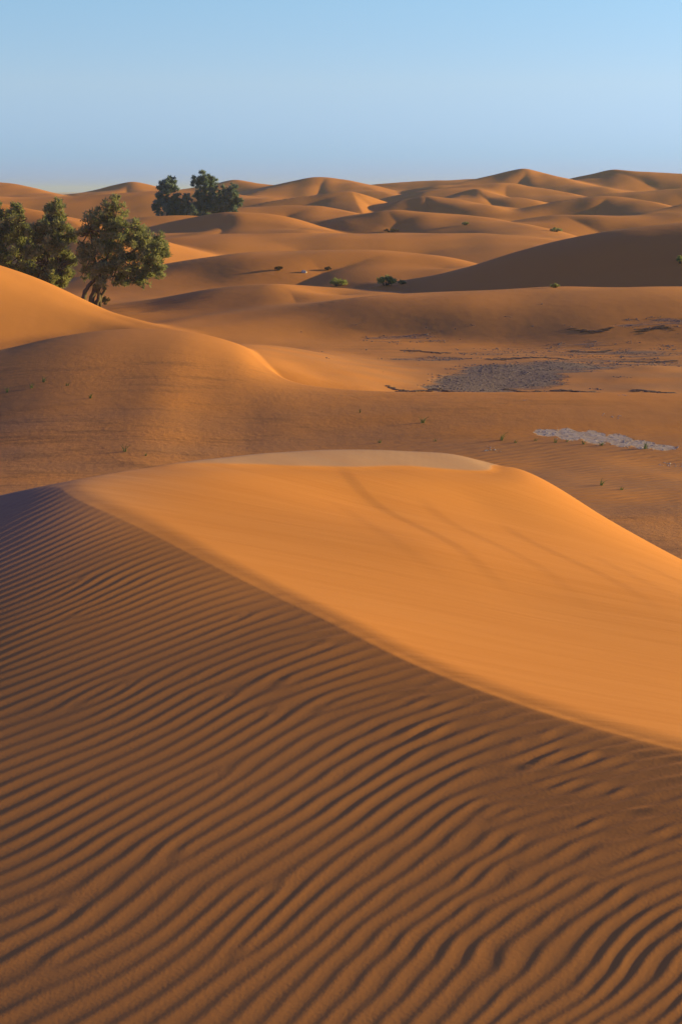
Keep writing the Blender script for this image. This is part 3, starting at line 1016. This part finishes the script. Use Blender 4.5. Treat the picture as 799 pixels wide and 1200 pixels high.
def rock_mesh(r, n, sx, sy, sz, V, Fc, loc):
    """one angular stone: a jittered low ring body"""
    b = len(V)
    k = 6
    for lev, (z, s) in enumerate(((-.35, .9), (.35, 1.0), (.8, .55))):
        for i in range(k):
            a = 2 * math.pi * i / k + lev * .25
            j = r.uniform(.75, 1.2)
            V.append((loc[0] + math.cos(a) * sx * s * j, loc[1] + math.sin(a) * sy * s * j, loc[2] + z * sz * r.uniform(.85, 1.15)))
    for lev in range(2):
        for i in range(k):
            i2 = (i + 1) % k
            Fc.append((b + lev * k + i, b + lev * k + i2, b + (lev + 1) * k + i2, b + (lev + 1) * k + i))
    Fc.append(tuple(b + 2 * k + i for i in range(k)))


r = np.random.default_rng(50)
for nm, lab, u, v, d0, d1, w in (("stone", "white stone lying between two dry bushes", 356, 319.5, 115, 160, .26),):
    p = ground_hit(u, v, d0, d1)
    V, Fc = [], []
    rock_mesh(r, 6, w, w * .7, w * .9, V, Fc, (0, 0, 0))
    o = mesh_obj(nm, V, Fc, M_PALE)
    o.location = p
    tag(o, lab, "stone")

# fallen dead limb beside the forked tree
p = at(88, 357, 105.5)
p[2] = ground_z(p[0], p[1])
V, Fc = [], []
L = [(0, 0, .02), (-.45, .5, .28), (-.85, .9, .30), (-1.3, 1.3, .55)]
tube(V, Fc, smooth_line(L, 4), np.linspace(.09, .04, 13))
tube(V, Fc, smooth_line([(-.45, .5, .28), (-.75, .4, .1), (-1.1, .4, .03)], 3), np.linspace(.05, .02, 7))
tube(V, Fc, smooth_line([(-.85, .9, .3), (-1.1, 1.0, .62), (-1.2, 1.05, .9)], 3), np.linspace(.045, .015, 7))
o = mesh_obj("fallen_branch", V, Fc, M_BARK, None, True)
o.location = p
tag(o, "dark dead branch lying on the sand left of the forked trunk", "branch")

# broken clay ledges
LEDGES = [(455, 498, 458.6, "long dark clay ledge at the lower left corner of the grey gravel", 1.0),
          (502, 530, 458.2, "short dark clay ledge right beside the longest clay ledge", .9),
          (592, 634, 458.8, "dark clay ledge on the low crest under the middle of the gravel", .6),
          (648, 700, 458.8, "thin dark clay ledge on the low crest left of the last ledge", .7),
          (742, 790, 459.6, "thin clay ledge on the low crest nearest the right frame edge", .4),
          (570, 664, 420.0, "long dark crust line crossing the top of the grey gravel", .5),
          (668, 718, 412.0, "broken crust line right of the crossing crust line", .4),
          (725, 796, 424.0, "low crust line right of the gravel by the frame edge", .3),
          (472, 526, 412.5, "dark broken crust left of the gravel, above the bright sand", .5),
          (668, 720, 386.5, "short crust line on the flat below the long crest", .3),
          (746, 790, 386.0, "pale edged crust at the right end of the flat", .3)]
for u0, u1, v, lab, hh in LEDGES:
    pc = ground_hit((u0 + u1) / 2, v, 54, 100)
    V, Fc = [], []
    n = int((u1 - u0) / 1.9)
    for k in range(n):
        u = u0 + (u1 - u0) * (k + r.uniform(-.4, .4)) / n
        q = at(u, v, pc[1])
        yy = pc[1] + r.normal() * .16 + .35 * math.sin((u - u0) / (u1 - u0) * 5 + u0)
        g = ground_z(q[0], yy)
        t = math.sin(math.pi * min(max((u - u0) / (u1 - u0), .08), .92)) ** .5
        rock_mesh(r, 6, r.uniform(.10, .19), r.uniform(.06, .14), hh * t * r.uniform(.03, .085), V, Fc, (q[0] - pc[0], yy - pc[1], g - pc[2] + .01))
    o = mesh_obj("clay_ledge", V, Fc, M_CLAY)
    o.location = pc
    tag(o, lab, "ledge", "broken clay ledges on the flat")

# loose stones on the gravel flat and on the pale flat
def scatter(name, mask, box, n, s0, s1, mat, thr):
    V, Fc = [], []
    xs, ys = r.uniform(box[0], box[1], n * 8), r.uniform(box[2], box[3], n * 8)
    mk = flat_masks(xs, ys, xs)[mask] + 0.35 * sines(xs, ys, 1.6, 71)
    ok = np.where(mk > thr)[0][:n]
    zs, _ = ground(xs[ok], ys[ok])
    for x, y, z in zip(xs[ok], ys[ok], zs):
        s = s0 * (s1 / s0) ** (r.uniform() ** 2)
        rock_mesh(r, 6, s, s * r.uniform(.6, 1), s * r.uniform(.5, .8), V, Fc, (x, y, z))
    o = mesh_obj(name, V, Fc, mat)
    o["kind"] = "stuff"
    return o


scatter("gravel", 'gravel', (-4, 18, 60, 92), 4200, .014, .06, M_STONE, .5)
scatter("pale_pebbles", 'pale', (4, 12, 46, 56), 450, .012, .035, M_PALE, .45)


def make_tuft(label, u, v, hpx, n, seed, lean=0.0, wide=1.0):
    r = np.random.default_rng(seed)
    p = ground_hit(u, v, 36, 75, 700)
    mpp = p[1] / F_PX
    V, F, A = [], [], []
    for k in range(n):
        a = r.uniform(0, 2 * math.pi)
        q = r.uniform(0, .05) * wide
        b = np.array((math.cos(a) * q, math.sin(a) * q, -.02))
        h = hpx * mpp * r.uniform(.45, 1.1)
        out = np.array((math.cos(a) * r.uniform(.1, .6) + lean, math.sin(a) * .4, 0)) * h
        w = r.uniform(.006, .012)
        sd = np.array((w, r.uniform(-w, w), 0))
        prev = None
        for j in range(4):
            t = j / 3
            c = b + np.array((0, 0, h)) * t * (1 - .2 * t) + out * t * t
            s_ = sd * (1 - t * .9)
            V += [c - s_, c + s_]
            if j:
                m = len(V)
                F.append((m - 4, m - 3, m - 1, m - 2))
                A.append(r.uniform(0, 1))
    o = mesh_obj("grass_tuft", V, F, M_GRASS, attr=A)
    o.location = p
    return tag(o, label, "grass", "grass tufts growing on the flat")


TUFTS = [(495, 496, 10, 16, "upright green grass tuft alone on the smooth sand above the flat crest", .15),
         (422, 484, 6, 9, "thin grass tuft highest up the sand above the grey crest", .3),
         (587, 516, 13, 16, "tall leaning grass tuft left of the pale clay patch", .35),
         (603, 519, 6, 10, "short grass tuft right beside the tall leaning tuft", .2),
         (627, 517, 8, 8, "grass tuft at the left tip of the pale clay patch", .5),
         (650, 519, 8, 12, "green grass tuft at the near edge of the pale clay patch, left end", .1),
         (663, 518, 7, 8, "bent grass tuft at the near edge of the pale clay patch", .5),
         (683, 521, 8, 16, "bushy grass tuft in front of the pale clay patch, middle", 0),
         (704, 522, 8, 12, "grass tuft in front of the pale clay patch, right of the bushy one", .1),
         (756, 526, 11, 18, "wide grass tuft at the right end of the pale clay patch", .1),
         (510, 518, 6, 7, "sparse grass tuft just above the right end of the flat crest", 0),
         (445, 519, 7, 8, "thin grass tuft just above the middle of the grey crest", .1),
         (704, 569, 13, 14, "tall leaning grass tuft on the rippled sand lower right", .5),
         (728, 574, 6, 12, "short grass tuft on the rippled sand right of the tall leaning one", .2),
         (37, 455, 10, 18, "bushy grass tuft on the left slope of the round middle dune", .2),
         (51, 448, 9, 14, "grass tuft just above the bushy tuft on the left slope", .1),
         (9, 460, 9, 14, "grass tuft closest to the left frame edge", .1),
         (106, 467, 8, 16, "green grass tuft on the drifted litter below the round dune", 0),
         (79, 452, 6, 9, "faint grass tuft between the bushy tuft and the litter tuft", .2),
         (146, 530, 13, 12, "upright grass tuft on the dark litter behind the near dune", .05),
         (171, 534, 5, 10, "low grass tuft right of the upright tuft behind the near dune", .2)]
for i, (u, v, hpx, n, lab, lean) in enumerate(TUFTS):
    make_tuft(lab, u, v, hpx, n, 300 + i, lean)
